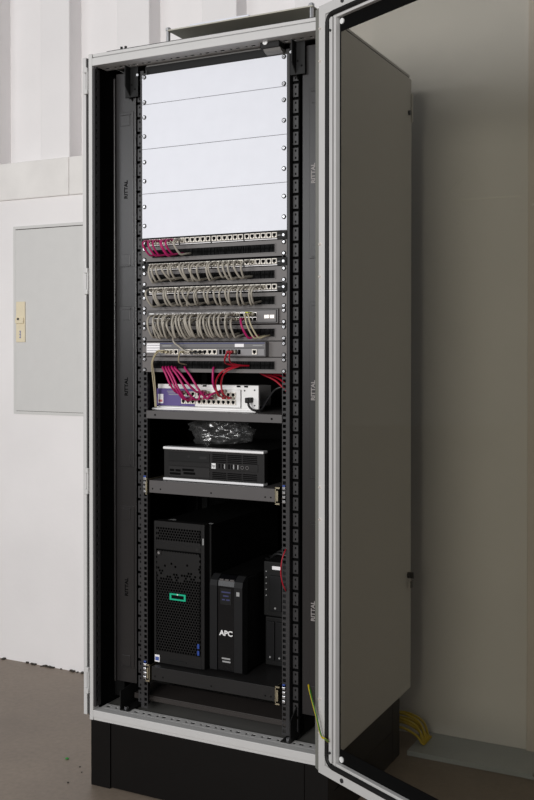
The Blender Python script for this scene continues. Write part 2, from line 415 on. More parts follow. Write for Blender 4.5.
# crossbar and plate under the lowest shelf
MB().box(-.2985, .257, .10, .21, .262, .266, bev=.001).box(-.2985, .257, .10, .103, .250, .262, bev=.0005).build('lower_crossbar', 'bar_brown', cab)
# lamp bar under the top rail
lb = MB().prism([(.075, 2.165), (.09, 2.145), (.12, 2.14), (.14, 2.15), (.14, 2.18), (.075, 2.18)], 0, -.235, .185).build('lamp_bar', 'lamp_grey', cab)
MB().box(-.236, .186, .070, .0752, 2.150, 2.172).build('lamp_rim', 'black_paint', lb)
MB().box(-.10, .16, .1, .102, 2.139, 2.1415).build('lamp_stripe', 'orange_mark', lb)
sw = MB().box(.172, .232, .030, .07, 2.158, 2.192, bev=.004).build('lamp_switch', 'plastic_black', lb)
MB().cyl((.19, .0265, 2.176), 1, .0075, .004, 18).build('switch_button', 'logo_white', sw)
MB().prism([(.03, 2.158), (.036, 2.152), (.050, 2.1475), (.07, 2.1475), (.07, 2.158)], 0, .183, .235).build('lamp_end', 'lamp_grey', sw)

# ------------------------------------------------------------------ glass door, swung open on the right
DA = math.radians(28); DO = Vector((.371, -.031, 0)); dd = Vector((math.cos(DA), -math.sin(DA), 0)); dn = Vector((-math.sin(DA), -math.cos(DA), 0))
DW, DZ0, DZ1 = .815, .203, 2.225
class DM(MB):
    def t(s):
        s.v = [DO+dd*p.x+dn*p.y+Vector((0, 0, p.z)) for p in s.v]; return s
def ring(m, a, y0, y1, wd, za=None, mi=0):
    """rectangular ring inset a from the door's edge, wd wide, from depth y0 to y1 (y towards the viewer)"""
    za = a if za is None else za
    m.box(a, a+wd, y0, y1, DZ0+za, DZ1-za, mi).box(DW-a-wd, DW-a, y0, y1, DZ0+za, DZ1-za, mi)
    m.box(a+wd, DW-a-wd, y0, y1, DZ0+za, DZ0+za+wd, mi).box(a+wd, DW-a-wd, y0, y1, DZ1-za-wd, DZ1-za, mi)
    return m
m = DM(); ring(m, .012, -.016, 0, .0265, za=.0)
ring(m, .0385, -.016, -.006, .014, za=.0265)
door = m.t().build('door', 'light_grey', cab, label='light grey door frame with tinted glass')
for fx in (lambda x: x, lambda x: DW-x):        # rolled outer edge, its shade put into a darker grey
    DM().prism([(fx(x), y) for x, y in ((-.009, -.0055), (.0119, 0), (.0119, -.016), (-.009, -.016))], 2, DZ0+.004, DZ1-.004).t().build('rolled_edge', 'edge_shade_grey', door)
m = DM(); pts = []
ca = .045; cv_ = .031; rr = .026
for cx, cz, a0 in ((ca+rr, DZ0+cv_+rr, 180), (DW-ca-rr, DZ0+cv_+rr, 270), (DW-ca-rr, DZ1-cv_-rr, 0), (ca+rr, DZ1-cv_-rr, 90)):
    for k in range(7):
        t = math.radians(a0+15*k); pts.append((cx+rr*math.cos(t), -.002, cz+rr*math.sin(t)))
pts.append(pts[0]); m.tube(pts, .0065, 8); m.t().build('gasket', 'rubber', door)
for x0, x1 in ((.0535, .0655), (.0725, .081)):  # two inner stiles on each upright side, one thin rail above and below
    for fx in (lambda x: x, lambda x: DW-x):
        DM().box(*sorted((fx(x0), fx(x1))), -.016, -.001, DZ0+.040, DZ1-.040, bev=.001).t().build('inner_stile', 'light_grey', door)
for z in (DZ0+.040, DZ1-.046): DM().box(.0815, DW-.0815, -.016, -.002, z, z+.006, bev=.001).t().build('inner_rail', 'light_grey', door)
for x0, x1 in ((.0655, .0725), (DW-.0725, DW-.0655)): DM().box(x0, x1, -.016, -.009, DZ0+.042, DZ1-.042).t().build('stile_groove', 'rubber', door)
DM().box(.03, DW-.03, -.020, -.0165, DZ0+.02, DZ1-.02).t().build('glass_pane', 'tinted_glass', door)
m = DM()
for x0, x1 in ((.0812, .0842), (DW-.0842, DW-.0812)): m.box(x0, x1, -.0164, -.0145, DZ0+.046, DZ1-.046)
m.box(.0842, DW-.0842, -.0164, -.0145, DZ0+.046, DZ0+.082).box(.0842, DW-.0842, -.0164, -.0145, DZ1-.082, DZ1-.046)
m.t().build('glass_border', 'hole_black', door)
for z in (DZ0+.057, DZ1-.057):
    m = DM().cyl((.092, -.0145, z), 1, .0075, .003, 16).t().build('glass_button', 'logo_white', door)
for z in (2.165, 2.08, 1.60, 1.515, .96, .875, .40, .31):
    m = DM().cyl((.018, 0, z), 1, .0042, .004, 10, r2=.003).t().build('hinge_screw', 'sfp_light', door)
for z in (2.15, .27):
    m = DM().cyl((.06, -.001, z), 1, .0035, .004, 10).t().build('stile_screw', 'dark_metal', door)
for x in (.11, .69):
    for z in (DZ1-.012, DZ0+.012): DM().cyl((x, 0, z), 1, .006, .003, 10).t().build('frame_screw', 'dark_metal', door)
# earthing lead from the cabinet to the door
e1 = DO+dd*.058+dn*.003+Vector((0, 0, .30))
cp = [R(313, 704, .05), R(311, 692, .015), R(308.6, 685, -.006), R(310.5, 694, -.03), R(316, 715, -.055), R(321, 735, -.06), e1+dn*.012+Vector((0, 0, .01)), e1]
m = MB(); sp = spline(cp, 8); m.tube(sp, .0026, 8)
ew = m.build('earthing_lead', 'cable_yellow'); tag(ew, 'yellow and green earthing lead from cabinet to glass door', 'cable')
m = MB(); m.tube([p+Vector((.0012, -.0014, 0)) for p in sp], .0019, 6); m.build('green_stripe', 'cable_green', ew)

# ------------------------------------------------------------------ rack equipment
YF = .0634
sm = MB().cyl((0, 0, 0), 1, .0066, -.0016, 14, 1).cyl((0, -.0016, 0), 1, .0052, -.0022, 12, 0, r2=.0036)
sm.box(-.0022, .0022, -.0041, -.0037, -.0004, .0004, 1).box(-.0004, .0004, -.0041, -.0037, -.0022, .0022, 1)
SCREW = sm.mesh('screw', ['steel', 'rubber'])
def screws(parent, zs, x=.2326, y=None):
    for s in (-1, 1):
        for z in zs: put('screw', SCREW, parent, (s*x, (YF-.0022) if y is None else y, z))
# blank panels
for i, (z0, z1, zs, lab) in enumerate(((2.0575, 2.1455, (2.064, 2.139), 'narrow white blank panel, topmost above the other blank panels'),
                              (1.924, 2.0565, (1.962, 2.019), 'white blank panel directly below the narrow blank panel'),
                              (1.7905, 1.923, (1.828, 1.885), 'white blank panel in the middle of the wide blank panels'),
                              (1.657, 1.7895, (1.694, 1.751), 'white blank panel directly above the row of magenta cables'))):
    t = thing('blank_panel', (0, YF, z0), lab, 'panel', 'white blank panels at the top of the rack')
    MB().box(-.2413, .2413, YF-.0022, YF-.0002, z0, z1, bev=.0006).build('plate', 'white_panel', t)
    screws(t, zs)

# patch panels
XP = [-.2015+.0174*i+(.004 if i > 5 else 0)+(.003 if i > 11 else 0)+(.003 if i > 17 else 0)-.004 for i in range(24)]
jm = MB()      # keystone jack: light bezel round a dark opening
jm.box(-.0074, .0074, -.004, 0, .0052, .0074).box(-.0074, .0074, -.004, 0, -.0074, -.0030).box(-.0074, -.0054, -.004, 0, -.0030, .0052).box(.0054, .0074, -.004, 0, -.0030, .0052)
jm.box(-.0054, .0054, -.0015, 0, -.0030, .0052, 1).box(-.0024, .0024, -.0046, -.0004, -.0056, -.0028, 1)
JACK = jm.mesh('jack', ['jack_white', 'hole_black'])
PZ = [(1.632, 1.6545), (1.559, 1.5815), (1.4875, 1.51)]
pan_l = ('black patch panel with magenta cables at one end and empty jacks', 'black patch panel between two brush panels, last four jacks empty', 'black patch panel directly above the large switch, nearly fully cabled')
for (z0, z1), lab in zip(PZ, pan_l):
    t = thing('network_patch_bay', (0, YF, z0), lab, 'patch panel', 'half height patch panels')
    MB().box(-.2413, .2413, YF-.004, YF-.0004, z0, z1, bev=.0006).box(-.222, .222, YF+.0, YF+.05, z0+.001, z1-.001).build('body', 'plastic_dark', t)
    for x in XP: put('jack', JACK, t, (x, YF-.0041, (z0+z1)/2+.001))
    for k in range(4): MB().box(XP[k*6]-.008, XP[k*6+5]+.008, YF-.0055, YF-.0041, z0+.0005, z0+.0028).build('label_strip', 'paper', t)
    MB().box(.209, .222, YF-.0046, YF-.004, (z0+z1)/2-.001, (z0+z1)/2+.001).build('printing', 'print_grey', t)
    screws(t, ((z0+z1)/2,), y=YF-.004)

# brush panels
bl = MB()
for i in range(150):
    x = -.203+.406*(i+.5)/150+random.uniform(-.0008, .0008)
    j = random.uniform(-.002, .002)
    bl.add([(x-.0013, random.uniform(-.001, .001), .0118), (x+.0013, 0, .0118), (x+j, -.0012, 0+random.uniform(-.003, .001))], [(0, 1, 2)])
    bl.add([(x-.0013, random.uniform(-.001, .001), -.0118), (x+.0013, 0, -.0118), (x+j, -.0012, random.uniform(-.001, .003))], [(0, 1, 2)])
BRUSH = bl.mesh('brush', 'bristle')
MZ = [(1.586, 1.6305), (1.5125, 1.557), (1.4395, 1.484), (1.3485, 1.393), (1.2565, 1.3005)]
bl_l = ('grey brush panel under the magenta cables, slot mostly empty', 'grey brush panel between the second and third patch panels', 'grey brush panel between patch panel and large switch',
        'grey brush panel directly above the firewall', 'grey brush panel directly below the firewall, red cable in slot')
for (z0, z1), lab in zip(MZ, bl_l):
    zc = (z0+z1)/2
    t = thing('brush_panel', (0, YF, z0), lab, 'panel', 'grey brush panels for cable entry')
    m = MB().box(-.2413, -.204, YF-.002, YF-.0003, z0, z1).box(.204, .2413, YF-.002, YF-.0003, z0, z1).box(-.204, .204, YF-.002, YF, zc+.0115, z1).box(-.204, .204, YF-.002, YF, z0, zc-.0115)
    m.box(-.207, .207, YF-.0042, YF-.002, zc+.0115, zc+.0135).box(-.207, .207, YF-.0042, YF-.002, zc-.0135, zc-.0115).box(-.207, -.2045, YF-.0042, YF-.002, zc-.0115, zc+.0115).box(.2045, .207, YF-.0042, YF-.002, zc-.0115, zc+.0115)
    m.build('plate', 'rack_grey', t)
    b = put('brush', BRUSH, t, (0, YF+.001, zc)); b['kind'] = 'stuff'
    MB().box(-.21, .21, YF+.006, YF+.008, zc-.016, zc+.016).build('brush_back', 'hole_black', t)
    screws(t, (zc-.0158, zc+.0158))

# large switch
z0, z1 = 1.396, 1.4385; zc = (z0+z1)/2
t = thing('network_switch', (0, YF, z0), 'grey rack switch with a full double row of grey cables', 'switch')
MB().box(-.2413, .2413, YF-.0022, YF-.0004, z0, z1, bev=.0006).build('ears', 'rack_grey', t)
MB().box(-.218, .218, YF-.012, YF+.25, z0+.001, z1-.001, bev=.001).build('body', 'switch_grey', t)
MB().box(-.2155, .2155, YF-.0128, YF-.0118, z0+.003, z1-.003).build('face', 'plastic_black', t)
MB().box(-.2125, .2125, YF-.0133, YF-.0126, z0+.005, z1-.005).build('face_inlay', 'switch_grey', t)
pm = MB().box(-.0058, .0058, -.0012, 0, -.0052, .0052, 1).box(-.0062, .0062, -.0016, -.0002, .0038, .0056, 0).box(-.0064, -.0058, -.0016, 0, -.0052, .0056, 0).box(.0058, .0064, -.0016, 0, -.0052, .0056, 0)
PORT = pm.mesh('port', ['jack_metal', 'hole_black'])
XS = [-.183+.0138*i+.004*(i//6) for i in range(24)]
for x in XS:
    for dz in (.0065, -.0065): put('port', PORT, t, (x, YF-.0134, zc-.001+dz))
for x in (.184, .201): MB().box(x-.0075, x+.0075, YF-.0155, YF-.0133, zc-.007, zc+.004, bev=.001).build('fibre_slot', 'sfp_light', t)
MB().box(-.208, -.193, YF-.0137, YF-.0132, z1-.0105, z1-.0075).build('printing', 'logo_white', t)
for i in range(12): MB().box(XS[i*2]-.002, XS[i*2]+.008, YF-.0137, YF-.0132, z1-.0085, z1-.0065).build('printing', 'print_grey', t)
screws(t, (zc-.0158, zc+.0158))

# firewall
z0, z1 = 1.3025, 1.346; zc = (z0+z1)/2
t = thing('firewall', (0, YF, z0), 'grey firewall with blue stripe and a white label beside it', 'firewall')
MB().box(-.2413, .2413, YF-.0022, YF-.0004, z0, z1, bev=.0006).build('ears', 'rack_grey', t)
MB().box(-.166, .185, YF-.024, YF+.2, z0+.001, z1-.001, bev=.0015).build('body', 'router_grey', t)
MB().box(-.163, .182, YF-.0255, YF-.0238, z0+.004, z0+.0225, bev=.0004).build('port_plate', 'router_face', t)
MB().box(-.164, .183, YF-.025, YF-.0236, z1-.0062, z1-.003).build('stripe', 'router_blue', t)
for z in (z1-.019, z1-.0265): MB().box(-.164, .183, YF-.0249, YF-.0238, z, z+.0012).build('groove', 'plastic_black', t)
for x in (-.137, -.123, -.106, -.078, -.064, -.040, -.024, -.008, .008, .024): put('port', JACK, t, (x, YF-.0255, z0+.014))
for x in (.042, .054, .070, .081, .092, .103): MB().box(x-.0042, x+.0042, YF-.0268, YF-.0253, z0+.0075, z0+.0205, bev=.0005).build('fibre_slot', 'hole_black', t)
put('port', JACK, t, (.153, YF-.0255, z0+.014))
MB().box(-.156, -.124, YF-.0246, YF-.0238, z1-.0135, z1-.0105).build('printing', 'print_grey', t)
MB().box(.088, .117, YF-.0246, YF-.0238, z1-.0155, z1-.0065).build('sticker', 'paper', t)
MB().box(.145, .176, YF-.0244, YF-.0238, z1-.012, z1-.010).build('printing', 'print_grey', t)
lbp = MB().box(-.2255, -.1675, YF-.0032, YF-.0021, z0+.012, z1-.004).build('paper_label', 'paper', t)
for k in range(3): MB().box(-.2235, -.171-.008*(k == 1), YF-.0035, YF-.0031, z0+.0165+k*.008, z0+.0185+k*.008).build('printing', 'paper_print', lbp)
screws(t, (zc-.0158, zc+.0158))

# fixed shelf with the purple and white appliance
def shelf(name, z0, z1, xw, label, m, depth=.40, group='shelves in the rack'):
    t = thing(name, (0, .2, z0), label, 'shelf', group)
    MB().box(-xw, xw, YF-.004, YF-.0015, z0, z1, bev=.0006).build('front_lip', m, t)
    MB().box(-xw+.005, xw-.005, YF-.0015, YF+depth, z1-.002, z1).build('tray', m, t)
    return t
t = shelf('rack_shelf', 1.117, 1.1405, .2265, 'grey fixed rack shelf under the purple and white appliance', 'shelf_grey')
for s in (-1, 1):
    MB().cyl((s*.195, YF-.0043, 1.128), 1, .0032, .0006, 10).build('lip_hole', 'hole_black', t)
    MB().prism([(YF, 1.14), (YF+.39, 1.14), (YF+.39, 1.125), (YF+.05, 1.118), (YF, 1.118)], 0, *sorted((s*.2195, s*.2215))).build('side_flange', 'shelf_grey', t)
YA = .12
t = thing('network_appliance', (-.05, .2, 1.1407), 'white metal appliance with purple front end, magenta cables plugged in', 'appliance')
MB().box(-.228, .120, YA, YA+.03, 1.1455, 1.150).box(-.228, .062, YA+.012, YA+.2, 1.15, 1.213, bev=.001).build('chassis', 'white_metal', t)
MB().box(-.238, .118, YA-.012, YA+.02, 1.1407, 1.1457, bev=.001).build('tray_lip', 'white_metal', t)
MB().box(-.226, .066, YA+.003, YA+.012, 1.205, 1.2185, bev=.001).box(.064, .120, YA+.003, YA+.012, 1.150, 1.2185, bev=.001).build('bracket', 'white_metal', t)
for x in (-.18, -.06, .055, .08): MB().box(x-.006, x+.006, YA+.001, YA+.0035, 1.2125, 1.2175).build('bracket_slot', 'hole_black', t)
for x, z in ((.108, 1.205), (.108, 1.16), (.075, 1.203)): MB().cyl((x, YA+.003, z), 1, .0025, -.0015, 10).build('bracket_screw', 'dark_metal', t)
MB().box(-.228, -.092, YA-.002, YA+.0125, 1.153, 1.205, bev=.001).build('purple_face', 'purple', t)
MB().box(-.092, .062, YA-.001, YA+.0125, 1.153, 1.205, bev=.001).build('port_face', 'white_metal', t)
MB().box(-.222, -.203, YA-.0032, YA-.0018, 1.160, 1.188).build('sticker', 'paper', t)
MB().box(-.219, -.206, YA-.0038, YA-.003, 1.164, 1.171).build('sticker_mark', 'orange_mark', t)
for k in range(3): MB().box(-.19+.003*k, -.147, YA-.0028, YA-.0019, 1.196-k*.005, 1.1978-k*.005).build('printing', 'print_grey', t)
for i in range(11):
    for z in (1.168, 1.190):
        x = -.13+.0165*i+(.006 if i > 2 else 0)
        put('port', JACK, t, (x, YA-.002, z))
MB().box(.088, .104, YA-.008, YA+.004, 1.170, 1.184, bev=.002).build('power_inlet', 'plastic_black', t)

# sliding shelf with the desktop computer
SIL = 'zinc'
def sliding(z0, z1, x0, x1, label, m):
    t = thing('sliding_shelf', (0, .2, z0), label, 'shelf', 'sliding shelves on steel runners')
    MB().box(x0, x1, .056, .0585, z0, z1, bev=.0006).build('front_lip', m, t)
    MB().box(x0, x1, .0585, .45, z1-.0022, z1-.0002).build('tray', m, t)
    for x in (x0+.012, x0+.04, .0, x1-.03, x1-.012): MB().cyl((x, .0562, z0+.012), 1, .0025, -.0006, 8).build('lip_hole', 'hole_black', t)
    zc = (z0+z1)/2
    for s, xe in ((-1, x0), (1, x1)):
        a = xe+s*.004; b = s*.2235
        m_ = MB(); xa, xb = sorted((a, b))
        m_.box(a if s > 0 else a-.002, a+.002 if s > 0 else a, .05, .4, z0-.004, z1+.004)
        m_.box(xa, xb, .050, .052, z1+.0015, z1+.006).box(xa, xb, .050, .052, z0-.006, z0-.0015)
        mid = (xa+xb)/2; m_.box(mid-.0025, mid+.0025, .049, .053, z0+.004, z1-.004)
        r = m_.build('runner', SIL, t)
        mm = MB()
        for k in range(4):
            zz = z0-.002+k*.0125; mm.box(s*.2326-.005, s*.2326+.005, .0575, .0632, zz, zz+.0085, bev=.0015)
        mm.build('runner_bolts', 'steel', r)
        MB().box(s*.2326-.004, s*.2326+.004, .0585, .0632, z1+.007, z1+.012, bev=.001).build('runner_clip', 'blue_plastic', r)
    return t
sliding(.895, .932, -.214, .206, 'grey sliding shelf under the desktop computer', 'shelf_grey')
YP = .08
t = thing('desktop_computer', (-.008, .2, .932), 'flat black desktop computer with silver edges on the sliding shelf', 'computer')
px0, px1, pz0, pz1 = -.177, .161, .9322, 1.0335
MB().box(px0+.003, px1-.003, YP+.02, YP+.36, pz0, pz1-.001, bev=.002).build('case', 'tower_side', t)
MB().box(px0, px1, YP, YP+.022, pz0+.009, pz1-.0085, bev=.0015).build('bezel', 'plastic_black', t)
MB().box(px0, px1, YP-.006, YP+.022, pz1-.008, pz1, bev=.002).build('silver_edge', 'silver', t)
MB().box(px0, px1, YP-.006, YP+.022, pz0+.001, pz0+.0085, bev=.002).build('silver_edge', 'silver', t)
od = MB().box(px0+.018, px0+.158, YP-.002, YP+.001, pz1-.042, pz1-.016, bev=.0008).build('optical_drive', 'plastic_dark', t)
MB().box(px0+.125, px0+.15, YP-.0026, YP-.0018, pz1-.032, pz1-.025).build('eject_button', 'shelf_dark', od)
MB().cyl((px0+.088, YP-.0026, pz1-.027), 1, .004, .0008, 12).build('disc_mark', 'shelf_dark', od)
MB().box(px0+.018, px0+.158, YP-.0015, YP+.001, pz1-.056, pz1-.044, bev=.0008).build('drive_blank', 'plastic_black', t)
cr = MB().box(px0+.018, px0+.158, YP-.002, YP+.001, pz0+.014, pz1-.058, bev=.0008).build('card_reader', 'shelf_dark', t)
for a, b, z in ((.022, .038, .028), (.042, .06, .028), (.066, .106, .031), (.022, .06, .018), (.07, .11, .021)): MB().box(px0+a, px0+b, YP-.0026, YP-.0018, pz0+z, pz0+z+.007).build('card_slot', 'hole_black', cr)
for k in range(14):
    z = pz0+.014+k*.0053
    for x in range(3):
        if .030 < z-pz0 < .058 and x < 3:
            continue
        MB().box(px0+.168+x*.0505, px0+.168+x*.0505+.046, YP-.0012, YP+.0004, z, z+.0028).build('vent_slot', 'hole_black', t)
MB().box(px0+.164, px0+.318, YP-.002, YP+.001, pz0+.040, pz0+.062, bev=.0006).build('port_strip', 'plastic_black', t)
lg = MB().box(px0+.166, px0+.180, YP-.003, YP-.0018, pz0+.043, pz0+.059, bev=.0005).build('badge', 'logo_white', t)
text('badge_print', 'hp', .012, 'print_dark', lg, (px0+.173, YP-.0032, pz0+.0515), (math.pi/2, 0, 0), depth=.0002)
for x, wd in ((.190, .004), (.202, .006), (.222, .005), (.232, .006), (.246, .006)): MB().box(px0+x, px0+x+wd, YP-.0028, YP-.0018, pz0+.045, pz0+.058).build('socket', 'hole_black', t)
for x in (.208, .238, .252): MB().box(px0+x, px0+x+.0035, YP-.0028, YP-.0018, pz0+.045, pz0+.058).build('socket_rim', 'print_grey', t)
for x in (.268, .284): MB().cyl((px0+x, YP-.0018, pz0+.051), 1, .0055, -.0012, 14).cyl((px0+x, YP-.003, pz0+.051), 1, .003, -.0004, 12, 1).build('audio_jack', ['shelf_grey', 'hole_black'], t)

# crumpled clear plastic bag on the computer
def bag():
    bm = bmesh.new(); bmesh.ops.create_icosphere(bm, subdivisions=5, radius=1)
    from mathutils import noise
    for v in bm.verts:
        p = v.co.copy()
        n = noise.noise(p*1.5)*.30-abs(noise.noise(p*2.6+Vector((3, 1, 0))))*.34-abs(noise.noise(p*5.2+Vector((0, 2, 5))))*.13
        q = p*(1.12+n)
        v.co = (q.x*.105, q.y*.07, max(q.z, -.62)*.047*(1-.25*p.x))
    zmin = min(v.co.z for v in bm.verts)
    me = D.meshes.new('plastic_bag'); bm.to_mesh(me); bm.free(); me.materials.append(MATS['clear_film'])
    for p in me.polygons: p.use_smooth = True
    o = put('plastic_bag', me, None, (-.035, YP+.12, 1.0335-zmin)); return o
tag(bag(), 'crumpled clear plastic bag lying on the flat computer', 'plastic bag')

# lowest sliding shelf: tower server, UPS, storage boxes
sliding(.333, .373, -.206, .206, 'black sliding shelf under the tower server', 'shelf_dark')
ZB = .3735
t = thing('tower_server', (-.12, .3, ZB), 'tall black tower server with honeycomb front and green badge', 'server')
tx0, tx1, ty, tz1 = -.217, -.040, .085, .806
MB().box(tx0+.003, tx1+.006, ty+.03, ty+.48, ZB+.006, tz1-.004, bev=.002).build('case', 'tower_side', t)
MB().box(tx0+.01, tx0+.04, ty+.06, ty+.1, ZB, ZB+.0065).box(tx1-.04, tx1-.01, ty+.06, ty+.1, ZB, ZB+.0065).box(tx0+.01, tx0+.04, ty+.4, ty+.44, ZB, ZB+.0065).box(tx1-.04, tx1-.01, ty+.4, ty+.44, ZB, ZB+.0065).build('feet', 'rubber', t)
# front bezel is a frame round honeycomb fields
fz = [(ZB+.004, ZB+.040), (tz1-.084, tz1-.064), (tz1-.018, tz1)]
m = MB(); m.box(tx0, tx0+.008, ty, ty+.03, ZB+.004, tz1, bev=.0015).box(tx1-.012, tx1, ty, ty+.03, ZB+.004, tz1, bev=.0015)
for a, b in fz: m.box(tx0+.008, tx1-.012, ty+.0005, ty+.03, a, b)
m.build('bezel', 'tower_black', t)
def comb(x0, x1, z0, z1, keep, pitch=.0092, rad=.0050):
    """honeycomb plate: hexagonal openings with solid rims (walls round each cell)"""
    m = MB(); dz = pitch*.866; rows = int((z1-z0)/dz); cols = int((x1-x0)/pitch)
    for r in range(rows):
        for c in range(cols):
            cx = x0+pitch*(c+.5+(.5 if r % 2 else 0)); cz = z0+dz*(r+.5)
            if cx > x1-pitch*.3: continue
            hexo = [(cx+pitch/1.732*math.sin(math.pi/3*k), cz+pitch/1.732*math.cos(math.pi/3*k)) for k in range(6)]
            if keep(cx, cz):
                hexi = [(cx+rad*.80*math.sin(math.pi/3*k), cz+rad*.80*math.cos(math.pi/3*k)) for k in range(6)]
                v = [(x, ty+.001, z) for x, z in hexo]+[(x, ty+.001, z) for x, z in hexi]+[(x, ty+.009, z) for x, z in hexi]
                m.add(v, [(k, (k+1) % 6, 6+(k+1) % 6, 6+k) for k in range(6)]+[(6+k, 6+(k+1) % 6, 12+(k+1) % 6, 12+k) for k in range(6)])
            else:
                m.add([(x, ty+.001, z) for x, z in hexo], [tuple(range(6))])
    return m
gx0, gx1 = tx0+.007, tx1-.011
zt = tz1-.155
def keep(x, z):
    if z < zt-.02: return True
    random.seed(int(x*9000)+int(z*7000)*31); return random.random() > .25+(z-zt+.02)*14
h = comb(gx0, gx1, ZB+.040, tz1-.083, keep).build('honeycomb_grille', 'tower_black', t)
h = comb(gx0, gx1, tz1-.065, tz1-.017, lambda x, z: tz1-.058 < z < tz1-.02 and gx0+.008 < x < gx1-.006).build('honeycomb_grille', 'tower_black', t)
random.seed(11)
MB().box(tx0+.004, tx1-.008, ty+.012, ty+.029, ZB+.03, tz1-.01).build('grille_back', 'hole_black', t)
MB().box(tx0+.007, tx1-.014, ty-.001, ty+.001, tz1-.082, tz1-.068, bev=.0005).build('optical_drive', 'plastic_black', t)
MB().cyl((tx1-.025, ty-.001, tz1-.075), 1, .004, -.0005, 12).build('eject_button', 'shelf_dark', t)
MB().box(tx0+.012, tx0+.026, ty-.002, ty+.001, tz1-.103, tz1-.089, bev=.001).cyl((tx0+.019, ty-.002, tz1-.096), 1, .004, -.001, 12, 1).build('power_button', ['shelf_dark', 'steel'], t)
gm = MB(); bx0, bx1, bz0, bz1 = tx0+.058, tx0+.114, tz1-.233, tz1-.213
gm.box(bx0, bx1, ty-.003, ty, bz1-.0045, bz1).box(bx0, bx1, ty-.003, ty, bz0, bz0+.0045).box(bx0, bx0+.006, ty-.003, ty, bz0+.0045, bz1-.0045).box(bx1-.006, bx1, ty-.003, ty, bz0+.0045, bz1-.0045)
bd = gm.build('badge', 'logo_green', t, label='hollow green rectangle badge'); MB().box(bx0+.006, bx1-.006, ty-.001, ty, bz0+.005, bz1-.005).build('badge_field', 'hole_black', bd)
MB().cyl(((bx0+bx1)/2, ty-.003, bz1-.0023), 1, .0022, -.0004, 10).build('badge_light', 'logo_white', bd)
st = MB().box(tx0+.004, tx0+.021, ty-.0012, ty, ZB+.006, ZB+.027).build('sticker', 'paper', t)
MB().box(tx0+.006, tx0+.019, ty-.0016, ty-.001, ZB+.010, ZB+.021).build('sticker_mark', 'tag_blue', st)
for k in range(2): MB().box(tx1-.024, tx1-.017, ty-.0015, ty+.001, ZB+.044+k*.02, ZB+.058+k*.02, bev=.0005).build('usb_port', 'blue_plastic', t)
MB().box(tx0+.055, tx0+.115, ty-.0006, ty+.001, ZB+.013, ZB+.018).build('pull_tab', 'plastic_dark', t)
MB().box(tx1-.006, tx1-.002, ty-.001, ty+.004, tz1-.06, tz1-.04, bev=.001).build('side_latch', 'print_grey', t)
for x, wx in ((tx0+.012, .022), (tx1-.018, .012)): MB().cyl((x+wx, ty+.05, tz1-.0042), 2, wx*.6, .0012, 14).build('top_lug', 'print_grey', t)

t = thing('uninterruptible_power_supply', (.03, .3, ZB), 'black upright battery backup unit with gloss centre stripe', 'battery backup')
ux0, ux1, uy, uz1 = -.024, .084, .09, .6605
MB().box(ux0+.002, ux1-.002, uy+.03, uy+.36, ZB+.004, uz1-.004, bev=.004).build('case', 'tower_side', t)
pf = [(uy+.02, ZB+.002), (uy+.034, ZB+.002), (uy+.034, uz1), (uy+.024, uz1), (uy+.004, uz1-.014), (uy, uz1-.03), (uy, ZB+.01)]
MB().prism(pf, 0, ux0, ux0+.024).build('front_cheek', 'ups_black', t)
MB().prism(pf, 0, ux1-.027, ux1).build('front_cheek', 'ups_black', t)
MB().prism([(y+.003 if y < uy+.02 else y, z) for y, z in pf], 0, ux0+.026, ux1-.029).build('front_stripe', 'plastic_gloss', t)
MB().box(ux0+.008, ux1-.01, uy+.05, uy+.34, ZB, ZB+.0045).build('feet', 'rubber', t)
for k in range(3): MB().box(ux0+.029+k*.0175, ux0+.0425+k*.0175, uy+.006, uy+.013, uz1-.016, uz1-.010, bev=.001).build('button', 'shelf_grey', t)
scn = MB().box(ux0+.034, ux1-.037, uy+.0018, uy+.0034, uz1-.083, uz1-.036).build('display', 'plastic_dark', t)
for z, a, b in ((.045, .038, .068), (.056, .044, .062), (.067, .04, .05), (.067, .054, .066)): MB().box(ux0+a, ux0+b, uy+.0013, uy+.0019, uz1-z-.004, uz1-z).build('display_mark', 'router_blue', scn)
text('maker_name', 'APC', .021, 'logo_white', t, ((ux0+ux1)/2-.001, uy+.0026, uz1-.168), (math.pi/2, 0, 0), depth=.0004, bold=True, sx=1.1)
MB().box((ux0+ux1)/2-.015, (ux0+ux1)/2+.013, uy+.0022, uy+.0032, ZB+.043, ZB+.0475).build('printing', 'print_grey', t)
MB().box((ux0+ux1)/2-.013, (ux0+ux1)/2+.014, uy+.0022, uy+.0032, ZB+.034, ZB+.0385).build('printing', 'print_grey', t)
MB().box(ux1-.019, ux1-.009, uy-.0006, uy+.0014, uz1-.054, uz1-.042).build('corner_mark', 'print_grey', t)

def nas(z0, z1, x0, x1, y, label, top):
    t = thing('storage_box', ((x0+x1)/2, y+.1, z0), label, 'storage box', 'storage boxes behind the battery backup')
    MB().box(x0, x1, y+.006, y+.2, z0+.003, z1, bev=.003).build('case', 'plastic_dark', t)
    MB().box(x0+.01, x1-.01, y+.02, y+.19, z0, z0+.0035).build('feet', 'rubber', t)
    w_ = (x1-x0-.03)/3 if not top else (x1-x0-.034)/2
    n = 3 if not top else 2
    for k in range(n):
        a = x0+.006+k*(w_+.004)+(.016 if top else 0)
        b = MB().box(a, a+w_, y, y+.008, z0+.02, z1-(.04 if top else .012), bev=.002).build('drive_door', 'ups_black', t)
        MB().cyl((a+w_*.5, y, z0+.03), 1, .003, -.001, 10).build('drive_lock', 'print_grey', b)
    if top:
        MB().box(x0+.03, x0+.058, y+.003, y+.0062, z1-.022, z1-.012).build('label_plate', 'paper', t)
        for k in range(5): MB().cyl((x0+.009, y+.006, z1-.03-k*.018), 1, .002, -.001, 8).build('indicator', 'print_grey', t)
nas(.3735, .522, .095, .205, .21, 'black storage box on the shelf under another storage box', False)
nas(.5225, .689, .092, .205, .205, 'black storage box with white label stacked on another storage box', True)

